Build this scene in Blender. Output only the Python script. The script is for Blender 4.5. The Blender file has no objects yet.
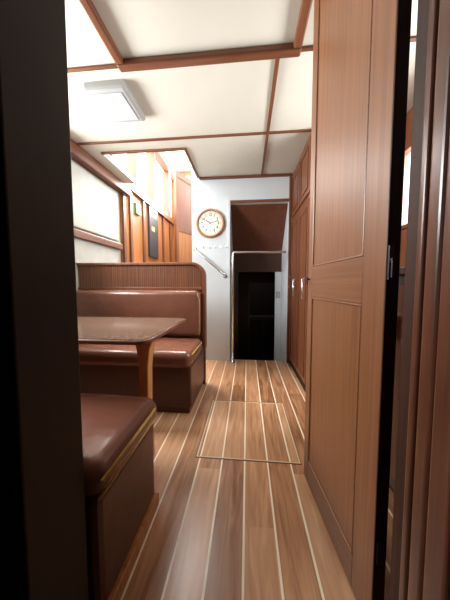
import bpy, bmesh, math, random
from mathutils import Vector, Matrix
random.seed(3)
S=bpy.context.scene
COL=S.collection

# ---------------- materials ----------------
def newmat(name):
    m=bpy.data.materials.new(name); m.use_nodes=True
    nt=m.node_tree; b=nt.nodes['Principled BSDF']
    return m,nt,b
def plain(name,col,rough=.5,metal=0,noise=.04,nscale=8,bump=0,spec=.5,crease=0):
    m,nt,b=newmat(name)
    tc=nt.nodes.new('ShaderNodeTexCoord'); n=nt.nodes.new('ShaderNodeTexNoise')
    n.inputs['Scale'].default_value=nscale; n.inputs['Detail'].default_value=4
    nt.links.new(tc.outputs['Object'],n.inputs['Vector'])
    r=nt.nodes.new('ShaderNodeValToRGB')
    r.color_ramp.elements[0].position=.3; r.color_ramp.elements[1].position=.7
    r.color_ramp.elements[0].color=[c*(1-noise) for c in col]+[1]
    r.color_ramp.elements[1].color=[min(1,c*(1+noise)) for c in col]+[1]
    nt.links.new(n.outputs['Fac'],r.inputs['Fac']); nt.links.new(r.outputs['Color'],b.inputs['Base Color'])
    b.inputs['Roughness'].default_value=rough; b.inputs['Metallic'].default_value=metal
    b.inputs['Specular IOR Level'].default_value=spec
    if bump:
        n2=nt.nodes.new('ShaderNodeTexNoise'); n2.inputs['Scale'].default_value=160
        nt.links.new(tc.outputs['Object'],n2.inputs['Vector'])
        bp=nt.nodes.new('ShaderNodeBump'); bp.inputs['Strength'].default_value=bump; bp.inputs['Distance'].default_value=.002
        nt.links.new(n2.outputs['Fac'],bp.inputs['Height'])
        if crease:
            n3=nt.nodes.new('ShaderNodeTexNoise'); n3.inputs['Scale'].default_value=9; n3.inputs['Detail'].default_value=2
            nt.links.new(tc.outputs['Object'],n3.inputs['Vector'])
            bp2=nt.nodes.new('ShaderNodeBump'); bp2.inputs['Strength'].default_value=crease; bp2.inputs['Distance'].default_value=.03
            nt.links.new(n3.outputs['Fac'],bp2.inputs['Height']); nt.links.new(bp2.outputs['Normal'],bp.inputs['Normal'])
        nt.links.new(bp.outputs['Normal'],b.inputs['Normal'])
    return m
def wood(name,c1,c2,axis='Z',rough=.35,scale=1.0,stripes=0,spec=.5,dist=.6):
    m,nt,b=newmat(name)
    tc=nt.nodes.new('ShaderNodeTexCoord'); mp=nt.nodes.new('ShaderNodeMapping')
    s=[34*scale]*3; s['XYZ'.index(axis)]=1.6*min(scale,1)
    mp.inputs['Scale'].default_value=s
    n=nt.nodes.new('ShaderNodeTexNoise'); n.inputs['Scale'].default_value=1.3; n.inputs['Detail'].default_value=6; n.inputs['Distortion'].default_value=dist
    nt.links.new(tc.outputs['Object'],mp.inputs['Vector']); nt.links.new(mp.outputs['Vector'],n.inputs['Vector'])
    r=nt.nodes.new('ShaderNodeValToRGB')
    r.color_ramp.elements[0].position=.32; r.color_ramp.elements[1].position=.68
    r.color_ramp.elements[0].color=list(c1)+[1]; r.color_ramp.elements[1].color=list(c2)+[1]
    nt.links.new(n.outputs['Fac'],r.inputs['Fac'])
    out=r.outputs['Color']
    if stripes:
        w=nt.nodes.new('ShaderNodeTexWave'); w.wave_type='BANDS'; w.bands_direction='X'; w.inputs['Scale'].default_value=stripes
        w.inputs['Distortion'].default_value=1.5; w.inputs['Detail'].default_value=3; w.inputs['Detail Scale'].default_value=.6
        mp2=nt.nodes.new('ShaderNodeMapping'); mp2.inputs['Scale'].default_value=(1,1,.15)
        nt.links.new(tc.outputs['Object'],mp2.inputs['Vector']); nt.links.new(mp2.outputs['Vector'],w.inputs['Vector'])
        mx=nt.nodes.new('ShaderNodeMix'); mx.data_type='RGBA'; mx.blend_type='MULTIPLY'; mx.inputs['Factor'].default_value=.5
        nt.links.new(out,mx.inputs['A']); nt.links.new(w.outputs['Color'],mx.inputs['B']); out=mx.outputs['Result']
    nt.links.new(out,b.inputs['Base Color'])
    b.inputs['Roughness'].default_value=rough; b.inputs['Specular IOR Level'].default_value=spec
    bp=nt.nodes.new('ShaderNodeBump'); bp.inputs['Strength'].default_value=.08; bp.inputs['Distance'].default_value=.002
    nt.links.new(n.outputs['Fac'],bp.inputs['Height']); nt.links.new(bp.outputs['Normal'],b.inputs['Normal'])
    return m
def floormat(name,pitch,line,phase=0.0,plen=1.1):
    m,nt,b=newmat(name); L=nt.links
    tc=nt.nodes.new('ShaderNodeTexCoord'); sp=nt.nodes.new('ShaderNodeSeparateXYZ'); L.new(tc.outputs['Object'],sp.inputs[0])
    def math_(op,a,bv=None):
        n=nt.nodes.new('ShaderNodeMath'); n.operation=op
        for i,v in enumerate((a,bv)):
            if v is None: continue
            if isinstance(v,(int,float)): n.inputs[i].default_value=v
            else: L.new(v,n.inputs[i])
        return n.outputs[0]
    u=math_('DIVIDE',math_('ADD',sp.outputs['X'],10*pitch+phase),pitch)
    idx=math_('FLOOR',u); fr=math_('FRACT',u)
    wn=nt.nodes.new('ShaderNodeTexWhiteNoise'); wn.noise_dimensions='1D'; L.new(idx,wn.inputs['W'])
    yy=math_('ADD',math_('DIVIDE',sp.outputs['Y'],plen),math_('MULTIPLY',wn.outputs['Value'],3.7))
    idy=math_('FLOOR',yy)
    wn2=nt.nodes.new('ShaderNodeTexWhiteNoise'); wn2.noise_dimensions='2D'
    cb=nt.nodes.new('ShaderNodeCombineXYZ'); L.new(idx,cb.inputs[0]); L.new(idy,cb.inputs[1]); L.new(cb.outputs[0],wn2.inputs['Vector'])
    cb2=nt.nodes.new('ShaderNodeCombineXYZ'); L.new(math_('MULTIPLY',sp.outputs['X'],26),cb2.inputs[0]); L.new(math_('MULTIPLY',sp.outputs['Y'],2.2),cb2.inputs[1]); L.new(math_('MULTIPLY',wn2.outputs['Value'],40),cb2.inputs[2])
    n=nt.nodes.new('ShaderNodeTexNoise'); n.inputs['Scale'].default_value=1.4; n.inputs['Detail'].default_value=8; n.inputs['Distortion'].default_value=1.0
    L.new(cb2.outputs[0],n.inputs['Vector'])
    v=math_('ADD',math_('MULTIPLY',n.outputs['Fac'],.76),math_('MULTIPLY',wn2.outputs['Value'],.32))
    r=nt.nodes.new('ShaderNodeValToRGB'); cr=r.color_ramp
    cr.elements[0].position=.26; cr.elements[0].color=(.24,.095,.040,1)
    cr.elements[1].position=.82; cr.elements[1].color=(.72,.43,.245,1)
    e=cr.elements.new(.52); e.color=(.52,.265,.133,1)
    L.new(v,r.inputs['Fac'])
    a=math_('LESS_THAN',fr,line/pitch)
    mx=nt.nodes.new('ShaderNodeMix'); mx.data_type='RGBA'; L.new(a,mx.inputs['Factor']); L.new(r.outputs['Color'],mx.inputs['A']); mx.inputs['B'].default_value=(.97,.88,.70,1)
    L.new(mx.outputs['Result'],b.inputs['Base Color'])
    b.inputs['Roughness'].default_value=.28
    return m

M_floor=floormat('cabin_sole',.118,.008,.011,1.9)
M_hatch=floormat('hatch_sole',.118,.008,.011,5.0)
M_ceil=plain('ceiling_vinyl',(.66,.645,.56),.5,noise=.03,nscale=3)
M_white=plain('white_laminate',(.66,.72,.755),.35,noise=.02)
M_cream=plain('cream_vinyl',(.46,.43,.355),.5)
M_pad=plain('padded_cream_vinyl',(.42,.41,.36),.5,noise=.05,nscale=10)
M_teak=wood('teak_trim',(.12,.039,.016),(.20,.070,.030),'X',.4)
M_teakY=wood('teak_trim_long',(.12,.039,.016),(.20,.070,.030),'Y',.4)
M_teakZ=wood('teak_upright',(.12,.040,.016),(.20,.073,.031),'Z',.4)
M_door=wood('teak_door',(.150,.055,.020),(.225,.090,.034),'Z',.38,scale=2.4,dist=.1)
M_doorX=wood('teak_door_rail',(.150,.055,.020),(.21,.084,.032),'Y',.38,scale=2.4,dist=.1)
M_ward=wood('wardrobe_teak',(.12,.040,.016),(.19,.067,.027),'Z',.4)
M_slope=wood('sloping_panel_teak',(.10,.030,.015),(.135,.042,.021),'Y',.45,scale=.5)
M_dark=wood('shade_black_frame',(.005,.0025,.0018),(.009,.0038,.0026),'Z',.6)  # near-black because the shadow on the entry frame is put into the colour
M_jamb=wood('jamb_teak',(.045,.015,.008),(.13,.043,.021),'Z',.28,scale=1)
M_jambd=wood('jamb_teak_dark',(.016,.006,.004),(.03,.011,.007),'Z',.7,spec=.1)
M_jambm=wood('jamb_teak_brown',(.02,.008,.005),(.045,.016,.009),'Z',.55,spec=.2)
M_back=wood('zebrano_back',(.13,.045,.022),(.25,.10,.048),'Z',.35,stripes=16)
M_lite=wood('sun_tinted_teak',(.29,.10,.027),(.42,.165,.048),'Z',.4)  # light teak with the warm glow of sunlight mixed into its colour
M_rim=wood('clock_rim_wood',(.34,.15,.056),(.48,.24,.095),'Z',.35)
M_leg=wood('table_leg_teak',(.36,.14,.042),(.52,.23,.078),'Z',.3)
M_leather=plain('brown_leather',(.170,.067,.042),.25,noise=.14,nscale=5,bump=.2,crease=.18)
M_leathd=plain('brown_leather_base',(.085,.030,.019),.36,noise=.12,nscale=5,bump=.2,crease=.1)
M_pipe=plain('yellow_piping',(.62,.41,.10),.45,noise=.2,nscale=30)
M_inlay=plain('cream_inlay',(.72,.56,.35),.4)
M_edge=plain('hatch_edge_brown',(.12,.055,.03),.4)
M_chrome=plain('chrome',(.88,.88,.89),.25,metal=1,noise=.01)
M_black=plain('black_metal',(.015,.015,.016),.4,noise=.02)
M_lampw=plain('lamp_housing',(.36,.365,.36),.4,noise=.01)
M_lens=plain('lamp_diffuser',(.52,.53,.52),.3,noise=.01)
M_face=plain('clock_face',(.80,.78,.69),.4,noise=.01)
M_board=plain('notice_board',(.02,.022,.028),.5,noise=.1)
M_green=plain('green_notice',(.05,.26,.09),.5)
M_yellow=plain('yellow_notice',(.60,.42,.14),.5)
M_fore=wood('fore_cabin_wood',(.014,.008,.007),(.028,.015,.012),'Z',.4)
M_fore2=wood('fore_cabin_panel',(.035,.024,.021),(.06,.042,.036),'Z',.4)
M_head=wood('header_board',(.045,.017,.010),(.07,.027,.015),'X',.5)
M_mid=wood('worktop_wood',(.055,.036,.028),(.085,.058,.046),'X',.4)
M_table,nt,b=newmat('speckled_table_laminate')
tc=nt.nodes.new('ShaderNodeTexCoord'); n=nt.nodes.new('ShaderNodeTexVoronoi'); n.inputs['Scale'].default_value=190
nt.links.new(tc.outputs['Object'],n.inputs['Vector']); r=nt.nodes.new('ShaderNodeValToRGB')
sp=nt.nodes.new('ShaderNodeSeparateColor'); nt.links.new(n.outputs['Color'],sp.inputs[0])
r.color_ramp.elements[0].position=.1; r.color_ramp.elements[0].color=(.055,.030,.022,1); r.color_ramp.elements[1].position=.95; r.color_ramp.elements[1].color=(.27,.175,.125,1)
nt.links.new(sp.outputs[0],r.inputs['Fac']); nt.links.new(r.outputs['Color'],b.inputs['Base Color']); b.inputs['Roughness'].default_value=.13

# ---------------- helpers ----------------
def finish(name,bm,mat,parent=None,origin=None,smooth=False):
    bmesh.ops.recalc_face_normals(bm,faces=bm.faces)
    if origin is None:
        xs=[v.co for v in bm.verts]
        mn=Vector((min(v.x for v in xs),min(v.y for v in xs),min(v.z for v in xs)))
        mx=Vector((max(v.x for v in xs),max(v.y for v in xs),max(v.z for v in xs)))
        origin=(mn+mx)/2
    origin=Vector(origin)
    for v in bm.verts: v.co-=origin
    me=bpy.data.meshes.new(name); bm.to_mesh(me); bm.free()
    if smooth:
        for p in me.polygons: p.use_smooth=True
    me.materials.append(mat)
    o=bpy.data.objects.new(name,me); COL.objects.link(o)
    o.location=origin
    if parent is not None:
        o.parent=parent
        if not parent.get('_local'): o.location=origin-parent.location
    return o
def addbox(bm,x0,x1,y0,y1,z0,z1):
    m=Matrix.Translation(((x0+x1)/2,(y0+y1)/2,(z0+z1)/2))@Matrix.Diagonal((abs(x1-x0),abs(y1-y0),abs(z1-z0),1))
    bmesh.ops.create_cube(bm,size=1,matrix=m)
def boxes(name,lst,mat,parent=None,bevel=0,origin=None,seg=2):
    bm=bmesh.new()
    for q in lst: addbox(bm,*q)
    o=finish(name,bm,mat,parent,origin)
    if bevel:
        md=o.modifiers.new('Bevel','BEVEL'); md.width=bevel; md.segments=seg; md.limit_method='ANGLE'
    return o
def box(name,x0,x1,y0,y1,z0,z1,mat,parent=None,bevel=0,seg=2): return boxes(name,[(x0,x1,y0,y1,z0,z1)],mat,parent,bevel,seg=seg)
def tag(o,label,cat,structure=False,group=None):
    o['label']=label; o['category']=cat
    if structure: o['kind']='structure'
    if group: o['group']=group
    return o
def empty(name,loc,label,cat,structure=False,rz=0,local=False):
    o=bpy.data.objects.new(name,None); COL.objects.link(o); o.location=loc; o.rotation_euler[2]=rz; o.empty_display_size=.05
    if local: o['_local']=1
    return tag(o,label,cat,structure)
def tube(name,pts,rad,mat,parent=None,cyclic=False,res=8):
    bm=bmesh.new(); pts=[Vector(p) for p in pts]; N=len(pts); rings=[]
    up=None
    for i,p in enumerate(pts):
        a=pts[(i-1)%N] if (cyclic or i>0) else p; c=pts[(i+1)%N] if (cyclic or i<N-1) else p
        t=(c-a).normalized()
        if up is None:
            up=Vector((0,0,1)) if abs(t.z)<.9 else Vector((1,0,0))
        s=t.cross(up).normalized(); up=s.cross(t).normalized()
        rings.append([bm.verts.new(p+rad*(math.cos(k/res*2*math.pi)*s+math.sin(k/res*2*math.pi)*up)) for k in range(res)])
    for i in range(N if cyclic else N-1):
        A=rings[i];B=rings[(i+1)%N]
        for k in range(res): bm.faces.new((A[k],A[(k+1)%res],B[(k+1)%res],B[k]))
    if not cyclic: bm.faces.new(rings[0]); bm.faces.new(rings[-1])
    return finish(name,bm,mat,parent,smooth=True)
def cyl(name,c,r,h,axis,mat,parent=None,seg=32,r2=None):
    bm=bmesh.new(); bmesh.ops.create_cone(bm,cap_ends=True,segments=seg,radius1=r,radius2=r if r2 is None else r2,depth=h)
    R={'Z':Matrix(),'Y':Matrix.Rotation(math.pi/2,4,'X'),'X':Matrix.Rotation(math.pi/2,4,'Y')}[axis]
    bmesh.ops.transform(bm,matrix=Matrix.Translation(c)@R,verts=bm.verts)
    return finish(name,bm,mat,parent)
def cushion(name,x0,x1,y0,y1,z0,z1,r,mat,parent=None,puff=(0,0,0)):
    h=Vector(((x1-x0)/2,(y1-y0)/2,(z1-z0)/2)); c=Vector(((x1+x0)/2,(y1+y0)/2,(z1+z0)/2))
    def cs(H,n=8):
        k=[-H+r*i/5 for i in range(6)]; inner=[(-H+r)+(2*H-2*r)*i/n for i in range(1,n)]
        return k+inner+[-a for a in reversed(k)]
    ax=[cs(h.x),cs(h.y),cs(h.z,4)]
    bm=bmesh.new(); vs={}
    def V(i,j,k):
        key=(i,j,k)
        if key not in vs:
            q=Vector((ax[0][i],ax[1][j],ax[2][k])); inn=Vector([max(-(h[a]-r),min(h[a]-r,q[a])) for a in range(3)])
            d=q-inn
            if d.length>1e-7: q=inn+d.normalized()*r
            nrm=[q[a]/h[a] for a in range(3)]
            for a in range(3):
                if puff[a]:
                    o=[t for t in range(3) if t!=a]
                    q[a]+=puff[a]*nrm[a]*(1-min(1,abs(nrm[o[0]]))**4)*(1-min(1,abs(nrm[o[1]]))**4)
            vs[key]=bm.verts.new(q+c)
        return vs[key]
    n=[len(a)-1 for a in ax]
    for a in range(3):
        o=[t for t in range(3) if t!=a]
        for side in (0,n[a]):
            for i in range(n[o[0]]):
                for j in range(n[o[1]]):
                    f=[]
                    for di,dj in ((0,0),(1,0),(1,1),(0,1)):
                        idx=[0,0,0]; idx[a]=side; idx[o[0]]=i+di; idx[o[1]]=j+dj; f.append(V(*idx))
                    bm.faces.new(f)
    return finish(name,bm,mat,parent,smooth=True)
def extrude(name,poly,y0,y1,mat,parent=None,bevel=0):
    bm=bmesh.new(); a=[bm.verts.new((x,y0,z)) for x,z in poly]; b_=[bm.verts.new((x,y1,z)) for x,z in poly]
    bm.faces.new(a); bm.faces.new(list(reversed(b_)))
    for i in range(len(poly)):
        j=(i+1)%len(poly); bm.faces.new((a[i],b_[i],b_[j],a[j]))
    o=finish(name,bm,mat,parent)
    if bevel:
        md=o.modifiers.new('Bevel','BEVEL'); md.width=bevel; md.segments=2; md.limit_method='ANGLE'; md.angle_limit=1.0
    return o

CZ=2.17; XL=-1.60; XR=1.15; YB=2.80
YE=5.0; YF=3.30
# ---------------- shell ----------------
tag(boxes('floor',[(XL-.05,XR+.05,-.9,YB+.06,-.05,0)],M_floor,origin=(0,0,0)),'teak-look plank cabin sole with pale seams','floor',True)
tag(boxes('ceiling',[(XL-.05,XR+.05,-.9,2.2,CZ,CZ+.05),(XL-.05,-1.38,2.2,YB+.06,CZ,CZ+.05),(-.56,XR+.05,2.2,YB+.06,CZ,CZ+.05)],M_ceil),'cream vinyl headliner with stairwell opening','ceiling',True)
tag(boxes('ceiling.001',[(XL-.05,-.5,2.15,2.45,3.3,3.35),(XL-.05,-.5,3.4,YE+.05,3.3,3.35),(XL-.05,-1.45,2.45,3.4,3.3,3.35),(-.7,-.5,2.45,3.4,3.3,3.35)],M_ceil),'white raised ceiling above the stairwell with an added opening for fill light','ceiling',True)  # roof opening is added so a light can shine down the stairwell
def wallx(x0,x1,y0,y1,z0,z1,holes):
    out=[]; y=y0
    for (a,b_,c,d) in sorted(holes):
        if a>y: out.append((x0,x1,y,a,z0,z1))
        out.append((x0,x1,a,b_,z0,c)); out.append((x0,x1,a,b_,d,z1)); y=b_
    out.append((x0,x1,y,y1,z0,z1)); return out
tag(boxes('wall_left',wallx(XL-.05,XL,.36,YE+.05,0,CZ,[(.95,1.8,1.42,1.98)])+wallx(XL-.05,XL,2.15,YE+.05,CZ,3.3,[(2.3,4.75,2.26,3.2)]),M_cream),'cream hull side wall with window openings','wall',True)
tag(boxes('wall_right',wallx(XR,XR+.05,.36,YB,0,CZ,[(1.05,1.95,1.35,1.9)]),M_ward),'teak hull side wall with a window opening','wall',True)
tag(boxes('wall_back',[(-.66,-.20,YB,YB+.06,0,CZ),(-.66,-.5,YB,YB+.06,CZ,3.3),(-.20,.47,YB,YB+.06,1.87,CZ),(.47,XR+.05,YB,YB+.06,0,CZ)],M_white),'white laminate bulkhead with a low doorway','wall',True)
tag(boxes('wall_stairwell',[(-.56,-.50,2.2,YB,CZ+.05,3.3),(XL,-.50,2.15,2.2,CZ+.05,3.3),(-.66,-.60,YB+.06,YE,0,3.3)],M_white),'white stairwell side walls','wall',True)
tag(boxes('wall_stairwell_far',[(XL,-.6,YE,YE+.05,0,2.55),(XL,-1.5,YE,YE+.05,2.55,3.3),(-.74,-.6,YE,YE+.05,2.55,3.3),(-1.5,-.74,YE,YE+.05,3.2,3.3)],M_lite),'light teak end wall beyond the stairwell, sunlight tinted into its colour','wall',True)
tag(boxes('wall_front',[(XL-.05,-.42,.38,.50,0,CZ),(.38,XR+.05,.38,.53,0,CZ),(-.42,.38,.38,.50,2.14,CZ)],M_dark),'wooden bulkhead around the entry with shadow painted into its colour','wall',True)
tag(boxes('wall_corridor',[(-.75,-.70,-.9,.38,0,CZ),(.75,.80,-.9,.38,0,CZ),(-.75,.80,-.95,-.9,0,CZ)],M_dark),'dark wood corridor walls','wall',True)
tag(boxes('trim_1',[(-.42,-.395,.36,.515,0,2.14)],M_dark,bevel=.004),'wooden door jamb with shadow painted into its colour','door jamb',True)
tag(boxes('trim_2',[(.337,.38,.500,.543,0,2.14)],M_jambm,bevel=.003),'dark brown teak rebate of the door jamb','door jamb',True)
tag(boxes('trim_3',[(.328,.38,.478,.500,0,2.14)],M_jamb,bevel=.007,seg=4),'reddish teak rounded moulding of the door jamb','door jamb',True)
tag(boxes('trim_4',[(.338,.38,.470,.478,0,2.14),(.333,.38,.424,.430,0,2.14)],M_jambd),'dark groove strips of the door jamb','door jamb',True)
tag(boxes('trim_5',[(.323,.38,.430,.470,0,2.14)],M_jamb,bevel=.010,seg=4),'reddish teak rounded moulding of the door jamb','door jamb',True)
tag(boxes('trim_6',[(.317,.38,.375,.424,0,2.14)],M_jamb,bevel=.008,seg=4),'reddish teak casing of the door jamb','door jamb',True)
k=7
def trim(x0,x1,y0,y1,z0=CZ-.012,z1=CZ,mat=None,label='thin teak ceiling batten',bev=.003):
    global k
    o=box('trim_%d'%k,x0,x1,y0,y1,z0,z1,mat or (M_teak if abs(x1-x0)>abs(y1-y0) else M_teakY),bevel=bev); k+=1
    return tag(o,label,'trim',True)
trim(-.73,.275,1.32,1.37,CZ-.036,CZ,label='thick teak moulding of a ceiling frame',bev=.009)
trim(-.73,-.685,.51,1.32,CZ-.036,CZ,label='thick teak moulding of a ceiling frame',bev=.009)
trim(.23,.275,.51,1.32,CZ-.036,CZ,label='thick teak moulding of a ceiling frame',bev=.009)
trim(-1.5,-.732,1.345,1.367); trim(.277,1.14,1.345,1.367)
trim(-1.5,1.14,2.022,2.046)
trim(.148,.172,1.372,2.022); trim(.148,.172,2.046,2.77)
trim(-.56,.498,2.77,2.799,CZ-.025)
trim(-1.38,-.56,2.175,2.2,CZ-.018,CZ,label='teak lip of the stairwell opening')
trim(-.585,-.56,2.2,2.77,CZ-.018,CZ+.05,label='teak lip of the stairwell opening')
trim(-1.599,-1.50,.51,3.0,2.06,2.168,label='deep teak valance along the hull side',mat=M_teakY,bev=.01)
trim(-1.599,-1.555,.51,2.86,1.36,1.43,label='teak sill rail along the hull side',mat=M_teakY,bev=.006)
o=trim(-1.599,-1.570,1.86,2.80,1.45,2.04,label='padded cream vinyl hull panel',mat=M_pad,bev=.02)
trim(-1.599,-1.58,1.2,2.80,1.12,1.345,label='padded cream vinyl lower hull panel',mat=M_pad,bev=.01)
trim(-1.599,-1.575,2.88,YE-.01,.66,2.18,mat=M_lite,label='light teak panelling beside the stairs, sunlight tinted into its colour')
for y in (2.88,3.06,3.46,4.3,4.7): trim(-1.575,-1.545,y,y+.06,.67,2.175,mat=M_teakZ,label='teak upright on the hull side')
for y in (2.62,3.22,3.86,4.6): trim(-1.66,-1.53,y,y+.07,2.28,3.12,mat=M_teakZ,label='teak window post')
trim(-1.62,-1.53,2.205,YE-.04,2.18,2.28,mat=M_teakY,label='teak window ledge')
trim(-1.62,-1.48,2.205,YE-.04,3.12,3.29,mat=M_teakY,label='teak window head board')
trim(-1.47,-.74,YE-.03,YE+.01,2.50,2.57,mat=M_ward,label='teak window ledge')
trim(-1.20,-1.10,YE-.03,YE+.01,2.57,3.2,mat=M_ward,label='teak window post')
trim(-1.42,-1.34,YE-.03,YE-.001,.67,2.49,mat=M_teakZ,label='teak upright on the end wall')
# doorway casing
trim(-.235,-.20,2.785,2.80,0,1.905,mat=M_white,label='white doorway edge strip')
trim(-.20,.47,2.785,2.80,1.87,1.90,mat=M_teak,label='teak lintel strip above the low doorway')
trim(.47,.498,2.78,2.80,0,CZ-.03,mat=M_teakZ,label='dark teak corner post')
def window(i,label,fr,mat=M_teakY):
    return tag(boxes('window_%d'%i,fr,mat,bevel=.004),label,'window',True)
def frx(x0,x1,y0,y1,z0,z1,w): return [(x0,x1,y0,y1,z0,z0+w),(x0,x1,y0,y1,z1-w,z1),(x0,x1,y0,y0+w,z0+w,z1-w),(x0,x1,y1-w,y1,z0+w,z1-w)]
w0=window(1,'cabin window with teak frame',frx(-1.61,-1.585,.93,1.82,1.44,2.0,.025))
w3=window(2,'cabin window with teak frame',frx(1.135,1.16,1.03,1.97,1.33,1.92,.03))

# ---------------- open entry door ----------------
ang=math.radians(5.2)
D=empty('door_1',(.277,1.11,0.012),'varnished teak door standing open with recessed panels','door',True,rz=0,local=True)
D.rotation_euler[2]=math.pi+ang
H=2.12; W=.525; T=.030
def db(name,lst,mat,bev=0): return boxes(name,lst,mat,D,bev)
db('slab',[(-T+.004,-.004,0.004,W-.004,0,H)],M_door)
db('stile',[(-T,0,0,.05,0,H)],M_door,.002)
db('stile',[(-T,0,.43,W-.002,0,H)],M_door,.002)
db('edge_shade_strip',[(-T-.001,-.001,W-.002,W,0,H)],M_jambm)  # dark strip paints the shadow on the door's hinge edge
def rail(z0,z1): return db('rail',[(-T,0,.05,.43,z0,z1)],M_doorX,.002)
rail(.0,.10); rail(.855,.985); rail(H-.03,H)
for (z0,z1) in ((.10,.855),(.985,H-.03)):
    db('panel_moulding',[(-.006,.001,.05,.43,z0,z0+.008),(-.006,.001,.05,.43,z1-.008,z1),(-.006,.001,.05,.058,z0,z1),(-.006,.001,.422,.43,z0,z1)],M_doorX,.004)
for z in (.2,1.8):
    db('hinge',[(-T+.004,-.006,W,W+.003,z,z+.06)],M_black,.001)
db('hook_latch',[(-.014,-.002,W,W+.006,.92,1.0),(-.012,-.004,W+.004,W+.014,.962,.970),(-.012,-.004,W+.009,W+.014,.925,.970)],M_black,.001)
db('lock_plate',[(-.024,-.010,-.004,0,.85,1.0)],M_chrome)
boxes('handle',[(0,.012,.02,.026,.93,.938),(.009,.014,.02,.028,.91,.945)],M_black,D,.002)

# ---------------- floor hatch ----------------
fh=empty('floor_hatch',(0,1.5,0),'lift-out plank hatch in the cabin sole with pale edging','floor hatch')
hx0,hx1,hy0,hy1=-.27,.285,1.18,1.81
pl=boxes('hatch_board',[(hx0+.012,hx1-.012,hy0+.012,hy1-.016,0,.002)],M_hatch,fh,origin=(0.0,1.5,0)); 
boxes('hatch_edge',[(hx0,hx1,hy0,hy0+.005,0,.0022),(hx0,hx1,hy1-.006,hy1,0,.0022),(hx0,hx0+.004,hy0+.005,hy1-.006,0,.0022),(hx1-.004,hx1,hy0+.005,hy1-.006,0,.0022)],M_edge,fh)
boxes('hatch_inlay',[(hx0+.004,hx1-.004,hy0+.005,hy0+.012,0,.0022),(hx0+.004,hx1-.004,hy1-.016,hy1-.006,0,.0022),(hx0+.004,hx0+.012,hy0+.012,hy1-.016,0,.0022),(hx1-.012,hx1-.004,hy0+.012,hy1-.016,0,.0022)],M_inlay,fh)

# ---------------- far bench ----------------
BX=-.385
fb=empty('dinette_bench',(-.98,1.85,0),'brown leather dinette bench with tall striped wood back','bench')
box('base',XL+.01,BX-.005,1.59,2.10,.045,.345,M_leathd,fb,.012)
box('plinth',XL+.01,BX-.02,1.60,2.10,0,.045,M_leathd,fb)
cushion('seat_cushion',XL+.01,BX,1.55,2.02,.335,.455,.045,M_leather,fb,(0,0,.006))
cushion('back_cushion',XL+.01,BX-.025,2.0,2.10,.46,.875,.045,M_leather,fb,(0,.015,0))
r=.12; top=1.12; xr=BX+.005
poly=[(XL+.01,.0),(xr,.0),(xr,top-r)]+[(xr-r+r*math.cos(a),top-r+r*math.sin(a)) for a in [math.pi/2*i/8 for i in range(1,9)]]+[(XL+.01,top)]
extrude('back_panel',poly,2.10,2.145,M_back,fb)
def capring(t0,t1):
    outer=[(xr+t0,.34),(xr+t0,top-r)]+[(xr-r+(r+t0)*math.cos(a),top-r+(r+t0)*math.sin(a)) for a in [math.pi/2*i/8 for i in range(1,9)]]+[(XL+.01,top+t0)]
    inner=[(xr-t1,.34),(xr-t1,top-r)]+[(xr-r+(r-t1)*math.cos(a),top-r+(r-t1)*math.sin(a)) for a in [math.pi/2*i/8 for i in range(1,9)]]+[(XL+.01,top-t1)]
    return outer+inner[::-1]
extrude('back_cap',capring(.006,.018),2.085,2.16,M_teakZ,fb,.004)
box('back_rail',XL+.01,xr-.022,2.088,2.10,.875,.90,M_teak,fb,.003)
tube('piping',[(XL+.02,1.562,.425),(BX-.04,1.562,.425),(BX-.012,1.58,.425),(BX-.004,1.64,.425),(BX-.004,1.98,.425)],.005,M_pipe,fb)
tube('piping',[(XL+.02,2.008,.845),(BX-.07,2.008,.845),(BX-.04,2.012,.825),(BX-.032,2.02,.79),(BX-.032,2.02,.48)],.005,M_pipe,fb)

# ---------------- near bench ----------------
NX=-.36
nb=empty('dinette_bench',(-.98,.7,0),'brown leather dinette bench beside the entry with yellow piping','bench')
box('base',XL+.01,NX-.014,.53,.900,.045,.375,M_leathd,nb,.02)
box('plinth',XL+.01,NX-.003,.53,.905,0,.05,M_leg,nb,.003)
cushion('seat_cushion',XL+.01,NX,.52,.93,.360,.465,.050,M_leather,nb,(0,0,.014))
pp=[(XL+.02,.927,.430),(NX-.08,.926,.430),(NX-.040,.920,.430),(NX-.016,.903,.430),(NX-.004,.87,.429),(NX-.0005,.83,.428),(NX-.0005,.53,.426)]
tube('piping',pp,.0055,M_pipe,nb)
tube('piping',[(XL+.02,.908,.376),(NX-.05,.908,.376),(NX-.022,.899,.376),(NX-.012,.87,.376),(NX-.011,.53,.376)],.005,M_pipe,nb)
cushion('back_cushion',XL+.01,-.46,.505,.60,.49,.87,.035,M_leather,nb)

# ---------------- table ----------------
tb=empty('dinette_table',(-.97,1.2,0),'speckled brown dinette table with teak edge and post legs','table')
def rrect(x0,x1,y0,y1,r):
    P=[]
    for cx,cy,a0 in ((x1-r,y1-r,0),(x0+r,y1-r,90),(x0+r,y0+r,180),(x1-r,y0+r,270)):
        for i in range(7): a=math.radians(a0+15*i); P.append((cx+r*math.cos(a),cy+r*math.sin(a)))
    return P
def slab(name,poly,z0,z1,mat,parent,bev=0):
    bm=bmesh.new(); a=[bm.verts.new((x,y,z0)) for x,y in poly]; c=[bm.verts.new((x,y,z1)) for x,y in poly]
    bm.faces.new(a); bm.faces.new(c)
    for i in range(len(poly)): j=(i+1)%len(poly); bm.faces.new((a[i],a[j],c[j],c[i]))
    o=finish(name,bm,mat,parent)
    if bev: md=o.modifiers.new('Bevel','BEVEL'); md.width=bev; md.segments=3; md.limit_method='ANGLE'; md.angle_limit=.9
    return o
slab('table_edge',rrect(-1.57,-.39,.88,1.52,.05),.680,.699,M_teak,tb,.006)
slab('table_top',rrect(-1.562,-.398,.888,1.512,.045),.699,.7015,M_table,tb)
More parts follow.
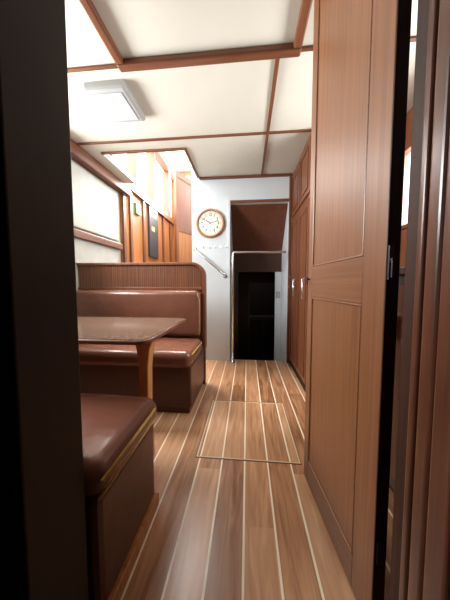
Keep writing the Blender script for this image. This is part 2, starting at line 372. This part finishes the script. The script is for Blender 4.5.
for X in (-.52,-1.3):
    poly=[(X-.03,0),(X+.03,0),(X+.022,.30),(X+.025,.50),(X+.036,.60),(X+.055,.65),(X+.06,.680),(X-.06,.680),(X-.055,.65),(X-.036,.60),(X-.025,.50),(X-.022,.30)]
    extrude('leg',poly,1.12,1.18,M_leg,tb,.006)
    box('bracket',X-.075,X+.075,1.0,1.3,.66,.680,M_leg,tb,.004)

# ---------------- wardrobe ----------------
wd=empty('wardrobe',(.825,2.39,0),'built-in teak wardrobe with overhead lockers','wardrobe')
box('body',.512,XR-.001,2.0,2.795,0,CZ-.001,M_ward,wd)
for y0,y1 in ((2.02,2.38),(2.41,2.77)):
    for z0,z1,nm in ((.06,1.62,'door'),(1.68,2.12,'locker_door')):
        d=box(nm,.50,.512,y0,y1,z0,z1,M_ward,wd,.003)
        boxes('panel_moulding',[(.492,.50,y0+.05,y1-.05,z0+.05,z0+.065),(.492,.50,y0+.05,y1-.05,z1-.065,z1-.05),(.492,.50,y0+.05,y0+.065,z0+.05,z1-.05),(.492,.50,y1-.065,y1-.05,z0+.05,z1-.05)],M_teakZ,wd,.003)
    tube('handle',[(.50,y0+.03,.80),(.465,y0+.03,.81),(.465,y0+.03,.97),(.50,y0+.03,.98)],.006,M_chrome,wd)
box('kick_trim',.503,.512,2.0,2.795,0,.05,M_dark,wd)
gc=empty('galley_counter',(.88,1.28,0),'teak galley counter unit under the hull window','cabinet')
box('body',.62,1.145,.60,1.97,.06,.96,M_fore2,gc,.004); box('plinth',.65,1.145,.61,1.96,0,.06,M_dark,gc)
box('worktop',.60,1.147,.59,1.98,.96,.99,M_mid,gc,.005)
for y0,y1 in ((.64,1.05),(1.08,1.50),(1.53,1.94)):
    box('door',.606,.62,y0,y1,.12,.92,M_ward,gc,.003); box('handle',.596,.606,y1-.06,y1-.04,.70,.80,M_chrome,gc,.002)

# ---------------- clock ----------------
cx,cy,cz,R=-.435,2.795,1.645,.155
ck=empty('wall_clock',(cx,cy,cz),'round wall clock with wooden rim and pale face','clock')
bm=bmesh.new(); n=48; prof=[(R-.016,.0),(R-.016,-.018),(R-.008,-.028),(R+.004,-.03),(R+.013,-.02),(R+.016,0)]
rings=[[bm.verts.new((cx+p*math.cos(2*math.pi*i/n),cy+q,cz+p*math.sin(2*math.pi*i/n))) for p,q in prof] for i in range(n)]
for i in range(n):
    for j in range(len(prof)): bm.faces.new((rings[i][j],rings[(i+1)%n][j],rings[(i+1)%n][(j+1)%len(prof)],rings[i][(j+1)%len(prof)]))
finish('rim',bm,M_rim,ck,smooth=True)
cyl('face',(cx,cy-.006,cz),R-.012,.012,'Y',M_face,ck,48)
bm=bmesh.new()
for i in range(60):
    a=math.radians(6*i); L=.014 if i%5==0 else .007; rr=R-.029
    m=Matrix.Translation((cx+rr*math.sin(a),cy-.0125,cz+rr*math.cos(a)))@Matrix.Rotation(a,4,'Y')@Matrix.Diagonal((.005 if i%5==0 else .002,.001,L,1))
    bmesh.ops.create_cube(bm,size=1,matrix=m)
finish('minute_marks',bm,M_black,ck)
for i in range(1,13):
    cu=bpy.data.curves.new('t','FONT'); cu.body=str(i); cu.size=.043; cu.offset=.0012; cu.align_x='CENTER'; cu.align_y='CENTER'
    o=bpy.data.objects.new('t',cu); COL.objects.link(o); dg=bpy.context.evaluated_depsgraph_get()
    me=bpy.data.meshes.new_from_object(o.evaluated_get(dg)); bpy.data.objects.remove(o)
    me.materials.clear(); me.materials.append(M_black)
    a=math.radians(30*i); rr=R-.058
    q=bpy.data.objects.new('numeral',me); COL.objects.link(q); q.parent=ck; q.location=(rr*math.sin(a),-.0128,rr*math.cos(a)); q.rotation_euler=(math.pi/2,0,0)
def hand(name,deg,L,w):
    a=math.radians(deg); bm=bmesh.new()
    m=Matrix.Translation((cx+L/2*.8*math.sin(a),cy-.015,cz+L/2*.8*math.cos(a)))@Matrix.Rotation(a,4,'Y')@Matrix.Diagonal((w,.001,L,1))
    bmesh.ops.create_cube(bm,size=1,matrix=m); finish(name,bm,M_black,ck)
hand('hour_hand',305,.075,.009); hand('minute_hand',75,.11,.006)

# ---------------- handrails ----------------
hr=empty('handrail',(-.43,2.76,1.17),'slanting chrome handrail on the white bulkhead','handrail')
tube('rail',[(-.62,2.795,1.345),(-.62,2.75,1.34),(-.605,2.735,1.325),(-.275,2.735,1.045),(-.26,2.75,1.03),(-.26,2.795,1.025)],.011,M_chrome,hr)
cyl('flange',(-.62,2.795,1.345),.022,.008,'Y',M_chrome,hr,20); cyl('flange',(-.26,2.795,1.025),.022,.008,'Y',M_chrome,hr,20)
gr=empty('grab_rail',(-.16,2.76,0),'chrome pole and cross rail framing the low doorway','grab rail')
tube('rail',[(-.165,2.74,0),(-.165,2.74,1.265),(-.16,2.74,1.285),(-.145,2.74,1.295),(.42,2.74,1.295),(.43,2.745,1.295),(.43,2.80,1.295)],.0125,M_chrome,gr)
cyl('flange',(-.165,2.74,.004),.028,.008,'Z',M_chrome,gr,20)
first=None
for i,(hx,hz) in enumerate([(-.52,1.37),(-.45,1.37),(-.38,1.37),(-.31,1.37),(-.25,1.37),(.484,1.02),(.484,.90)]):
    e=empty('coat_hook',(hx,2.8 if hx<.4 else 2.78,hz),'small chrome coat hook beside the low doorway','hook'); e['group']='coat hooks on the bulkhead'
    if first is None:
        p1=box('plate',hx-.005,hx+.005,2.796,2.80,hz-.014,hz+.014,M_chrome,e,.001)
        p2=tube('prong',[(hx,2.796,hz),(hx,2.784,hz-.010),(hx,2.776,hz-.018),(hx,2.768,hz-.008)],.0035,M_chrome,e); first=(p1,p2)
    else:
        for p in first:
            c=p.copy(); c.parent=e; COL.objects.link(c)

# ---------------- low doorway to the forecabin ----------------
def slope(i,y0,z0,y1,z1,x0,x1,mat,label,t=.02):
    bm=bmesh.new()
    vs=[bm.verts.new(p) for p in ((x0,y0,z0),(x1,y0,z0),(x1,y1,z1),(x0,y1,z1),(x0,y0,z0+t),(x1,y0,z0+t),(x1,y1,z1+t),(x0,y1,z1+t))]
    for f in ((0,1,2,3),(4,5,6,7),(0,1,5,4),(1,2,6,5),(2,3,7,6),(3,0,4,7)): bm.faces.new([vs[i] for i in f])
    return tag(finish('trim_%d'%i,bm,mat),label,'trim',True)
slope(60,2.862,1.85,YF-.01,1.37,-.198,.468,M_slope,'sloping teak overhead panel of the forecabin companionway')
tag(boxes('wall_passage',[(-.26,-.20,2.862,YF,-.6,1.95),(.47,.53,2.862,YF,-.6,1.95)],M_white),'white side walls of the short companionway','wall',True)
tag(box('trim_61',-.198,.468,YF-.008,YF+.02,1.10,1.37,M_head,bevel=.004),'dark wood header board over the forecabin entry','trim',True)
tag(boxes('trim_62',[(.385,.468,YF-.008,YF+.02,-.6,1.10)],M_white),'white edge panel beside the forecabin entry','trim',True)
tag(boxes('trim_63',[(-.198,-.125,YF-.008,YF+.02,-.6,1.10)],M_fore2),'dark wood post beside the forecabin entry','trim',True)
sw=empty('light_switch',(.43,YF,.78),'small white light switch beside the forecabin entry','light switch')
box('plate',.402,.453,YF-.016,YF-.008,.74,.83,M_lampw,sw,.002); box('rocker',.418,.438,YF-.02,YF-.016,.76,.81,M_lens,sw,.001)
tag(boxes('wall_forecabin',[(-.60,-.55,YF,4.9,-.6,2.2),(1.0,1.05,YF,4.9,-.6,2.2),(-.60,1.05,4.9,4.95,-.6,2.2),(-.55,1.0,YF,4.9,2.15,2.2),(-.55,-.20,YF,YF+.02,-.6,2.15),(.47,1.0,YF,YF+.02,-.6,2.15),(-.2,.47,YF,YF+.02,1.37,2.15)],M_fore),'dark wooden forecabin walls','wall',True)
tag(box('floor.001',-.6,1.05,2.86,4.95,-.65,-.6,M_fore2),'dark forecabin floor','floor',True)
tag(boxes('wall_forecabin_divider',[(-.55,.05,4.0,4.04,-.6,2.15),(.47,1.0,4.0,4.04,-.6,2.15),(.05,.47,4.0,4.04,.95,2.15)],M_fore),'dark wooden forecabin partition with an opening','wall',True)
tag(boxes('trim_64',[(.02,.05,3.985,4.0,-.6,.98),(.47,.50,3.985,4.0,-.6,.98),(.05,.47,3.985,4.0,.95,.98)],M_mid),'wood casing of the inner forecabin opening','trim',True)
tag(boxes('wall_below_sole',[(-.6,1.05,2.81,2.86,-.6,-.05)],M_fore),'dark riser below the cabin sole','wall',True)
for i in range(2):
    s=tag(box('step',-.19,.38,2.865+.25*i,3.115+.25*i if i==0 else 3.28,-.6,-.2-.2*i,M_mid,bevel=.006),'dark wooden companion step below the doorway','step'); s['group']='steps to the forecabin'
dc=empty('forecabin_locker',(.35,4.8,-.6),'dark wooden locker with panelled front in the forecabin','locker')
box('body',-.1,.75,4.6,4.89,-.6,.30,M_fore2,dc,.01); box('front_panel',-.05,.30,4.585,4.60,-.5,.25,M_fore,dc,.005); box('front_panel',.34,.7,4.585,4.60,-.5,.25,M_fore,dc,.005)

# ---------------- stairwell ----------------
for i in range(3):
    s=tag(box('step',-.78-.27*i,-.51-.27*i if i else -.68,2.25,2.79,0,.22*(i+1),M_ward,bevel=.006),'teak step rising beside the bulkhead','step'); s['group']='steps to the upper deck'
tag(box('floor.002',XL+.03,-.67,2.865,YE-.005,.60,.66,M_ward),'teak landing of the stairwell','floor',True)
nb2=empty('notice_board',(-1.56,3.9,1.8),'tall dark notice board with small green and yellow notices','notice board')
box('board',-1.574,-1.54,3.66,4.02,1.38,2.17,M_board,nb2,.003); box('green_notice',-1.54,-1.537,3.72,3.96,2.02,2.12,M_green,nb2); box('yellow_notice',-1.54,-1.537,3.74,3.86,1.8,1.87,M_yellow,nb2)
tag(box('notice',-1.574,-1.540,3.22,3.36,1.92,2.07,M_green,bevel=.0005),'small green notice on the teak hull panel','notice')
sd=empty('door_2',(-1.06,4.0,.66),'narrow teak upper saloon door standing ajar','door',True)
sd.rotation_euler[2]=math.radians(68)
bx=-1.06; 
boxes('frame',[(bx-.25,bx-.19,3.98,4.02,.67,2.75),(bx+.19,bx+.25,3.98,4.02,.67,2.75),(bx-.19,bx+.19,3.98,4.02,.67,.85),(bx-.19,bx+.19,3.98,4.02,2.65,2.75),(bx-.19,bx+.19,3.98,4.02,1.8,1.9)],M_ward,sd,.004)
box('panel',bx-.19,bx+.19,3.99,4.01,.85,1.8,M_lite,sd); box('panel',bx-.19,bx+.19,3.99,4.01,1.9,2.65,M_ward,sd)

# ---------------- ceiling lamp ----------------
lx,ly=-.885,1.60
cl=empty('ceiling_lamp',(lx,ly,CZ),'square white ceiling lamp, switched off','ceiling lamp')
bm=bmesh.new(); ax_,ay_=.130,.155
v=[bm.verts.new((lx+x*(ax_-s),ly+y*(ay_-s),zz)) for s,zz in ((0,CZ),(0,CZ-.032),(.010,CZ-.048)) for x,y in ((-1,-1),(1,-1),(1,1),(-1,1))]
for L0 in (0,4):
    for i in range(4): j=(i+1)%4; bm.faces.new((v[L0+i],v[L0+j],v[L0+4+j],v[L0+4+i]))
bm.faces.new(v[:4]); bm.faces.new(v[8:])
o=finish('housing',bm,M_lampw,cl); md=o.modifiers.new('Bevel','BEVEL'); md.width=.004; md.segments=2
box('diffuser',lx-.095,lx+.095,ly-.120,ly+.120,CZ-.052,CZ-.0482,M_lens,cl,.002)

# ---------------- lights ----------------
def area(name,loc,rot,sx,sy,power,col=(1,1,1)):
    l=bpy.data.lights.new(name,'AREA'); l.shape='RECTANGLE'; l.size=sx; l.size_y=sy; l.energy=power; l.color=col
    o=bpy.data.objects.new(name,l); COL.objects.link(o); o.location=loc; o.rotation_euler=rot; return o
R90=math.pi/2
area('daylight_window',(-1.85,1.38,1.75),(0,-R90+.3,0),.7,.9,110,(.99,.99,.98))
area('daylight_starboard',(1.4,1.5,1.65),(0,R90-.1,0),.7,.95,55,(.99,.99,.98))
area('daylight_upper',(-1.95,3.4,2.9),(0,-R90+.35,0),.9,2.2,110,(1,.98,.94))
area('stairwell_top_fill',(-1.07,2.92,3.6),(-.6,0,0),.9,1.1,190,(1,.985,.95))  # added light over the made-up roof opening, brightens the stairwell wood
area('daylight_upper_end',(-1.12,YE+.2,2.95),(-R90+.35,0,0),.9,.6,240,(1,.99,.97))
pl=bpy.data.lights.new('forecabin_fill','POINT'); pl.energy=9; pl.color=(.85,.92,1); pl.shadow_soft_size=.1  # added point light without a fixture, lifts the dark forecabin
po=bpy.data.objects.new('forecabin_fill',pl); COL.objects.link(po); po.location=(.1,4.35,1.6)
w=bpy.data.worlds.new('world'); S.world=w; w.use_nodes=True
w.node_tree.nodes['Background'].inputs[0].default_value=(.95,.98,1,1); w.node_tree.nodes['Background'].inputs[1].default_value=3.5
S.view_settings.view_transform='Standard'

# ---------------- camera ----------------
c=bpy.data.cameras.new('camera'); c.sensor_fit='VERTICAL'; c.sensor_height=36; c.lens=235/600*36; c.clip_start=.02
co=bpy.data.objects.new('camera',c); COL.objects.link(co); co.location=(0,0,.92)
co.rotation_euler=(math.radians(90-3.65),0,math.radians(5.35)); S.camera=co
for o in bpy.data.objects:
    if '_local' in o: del o['_local']
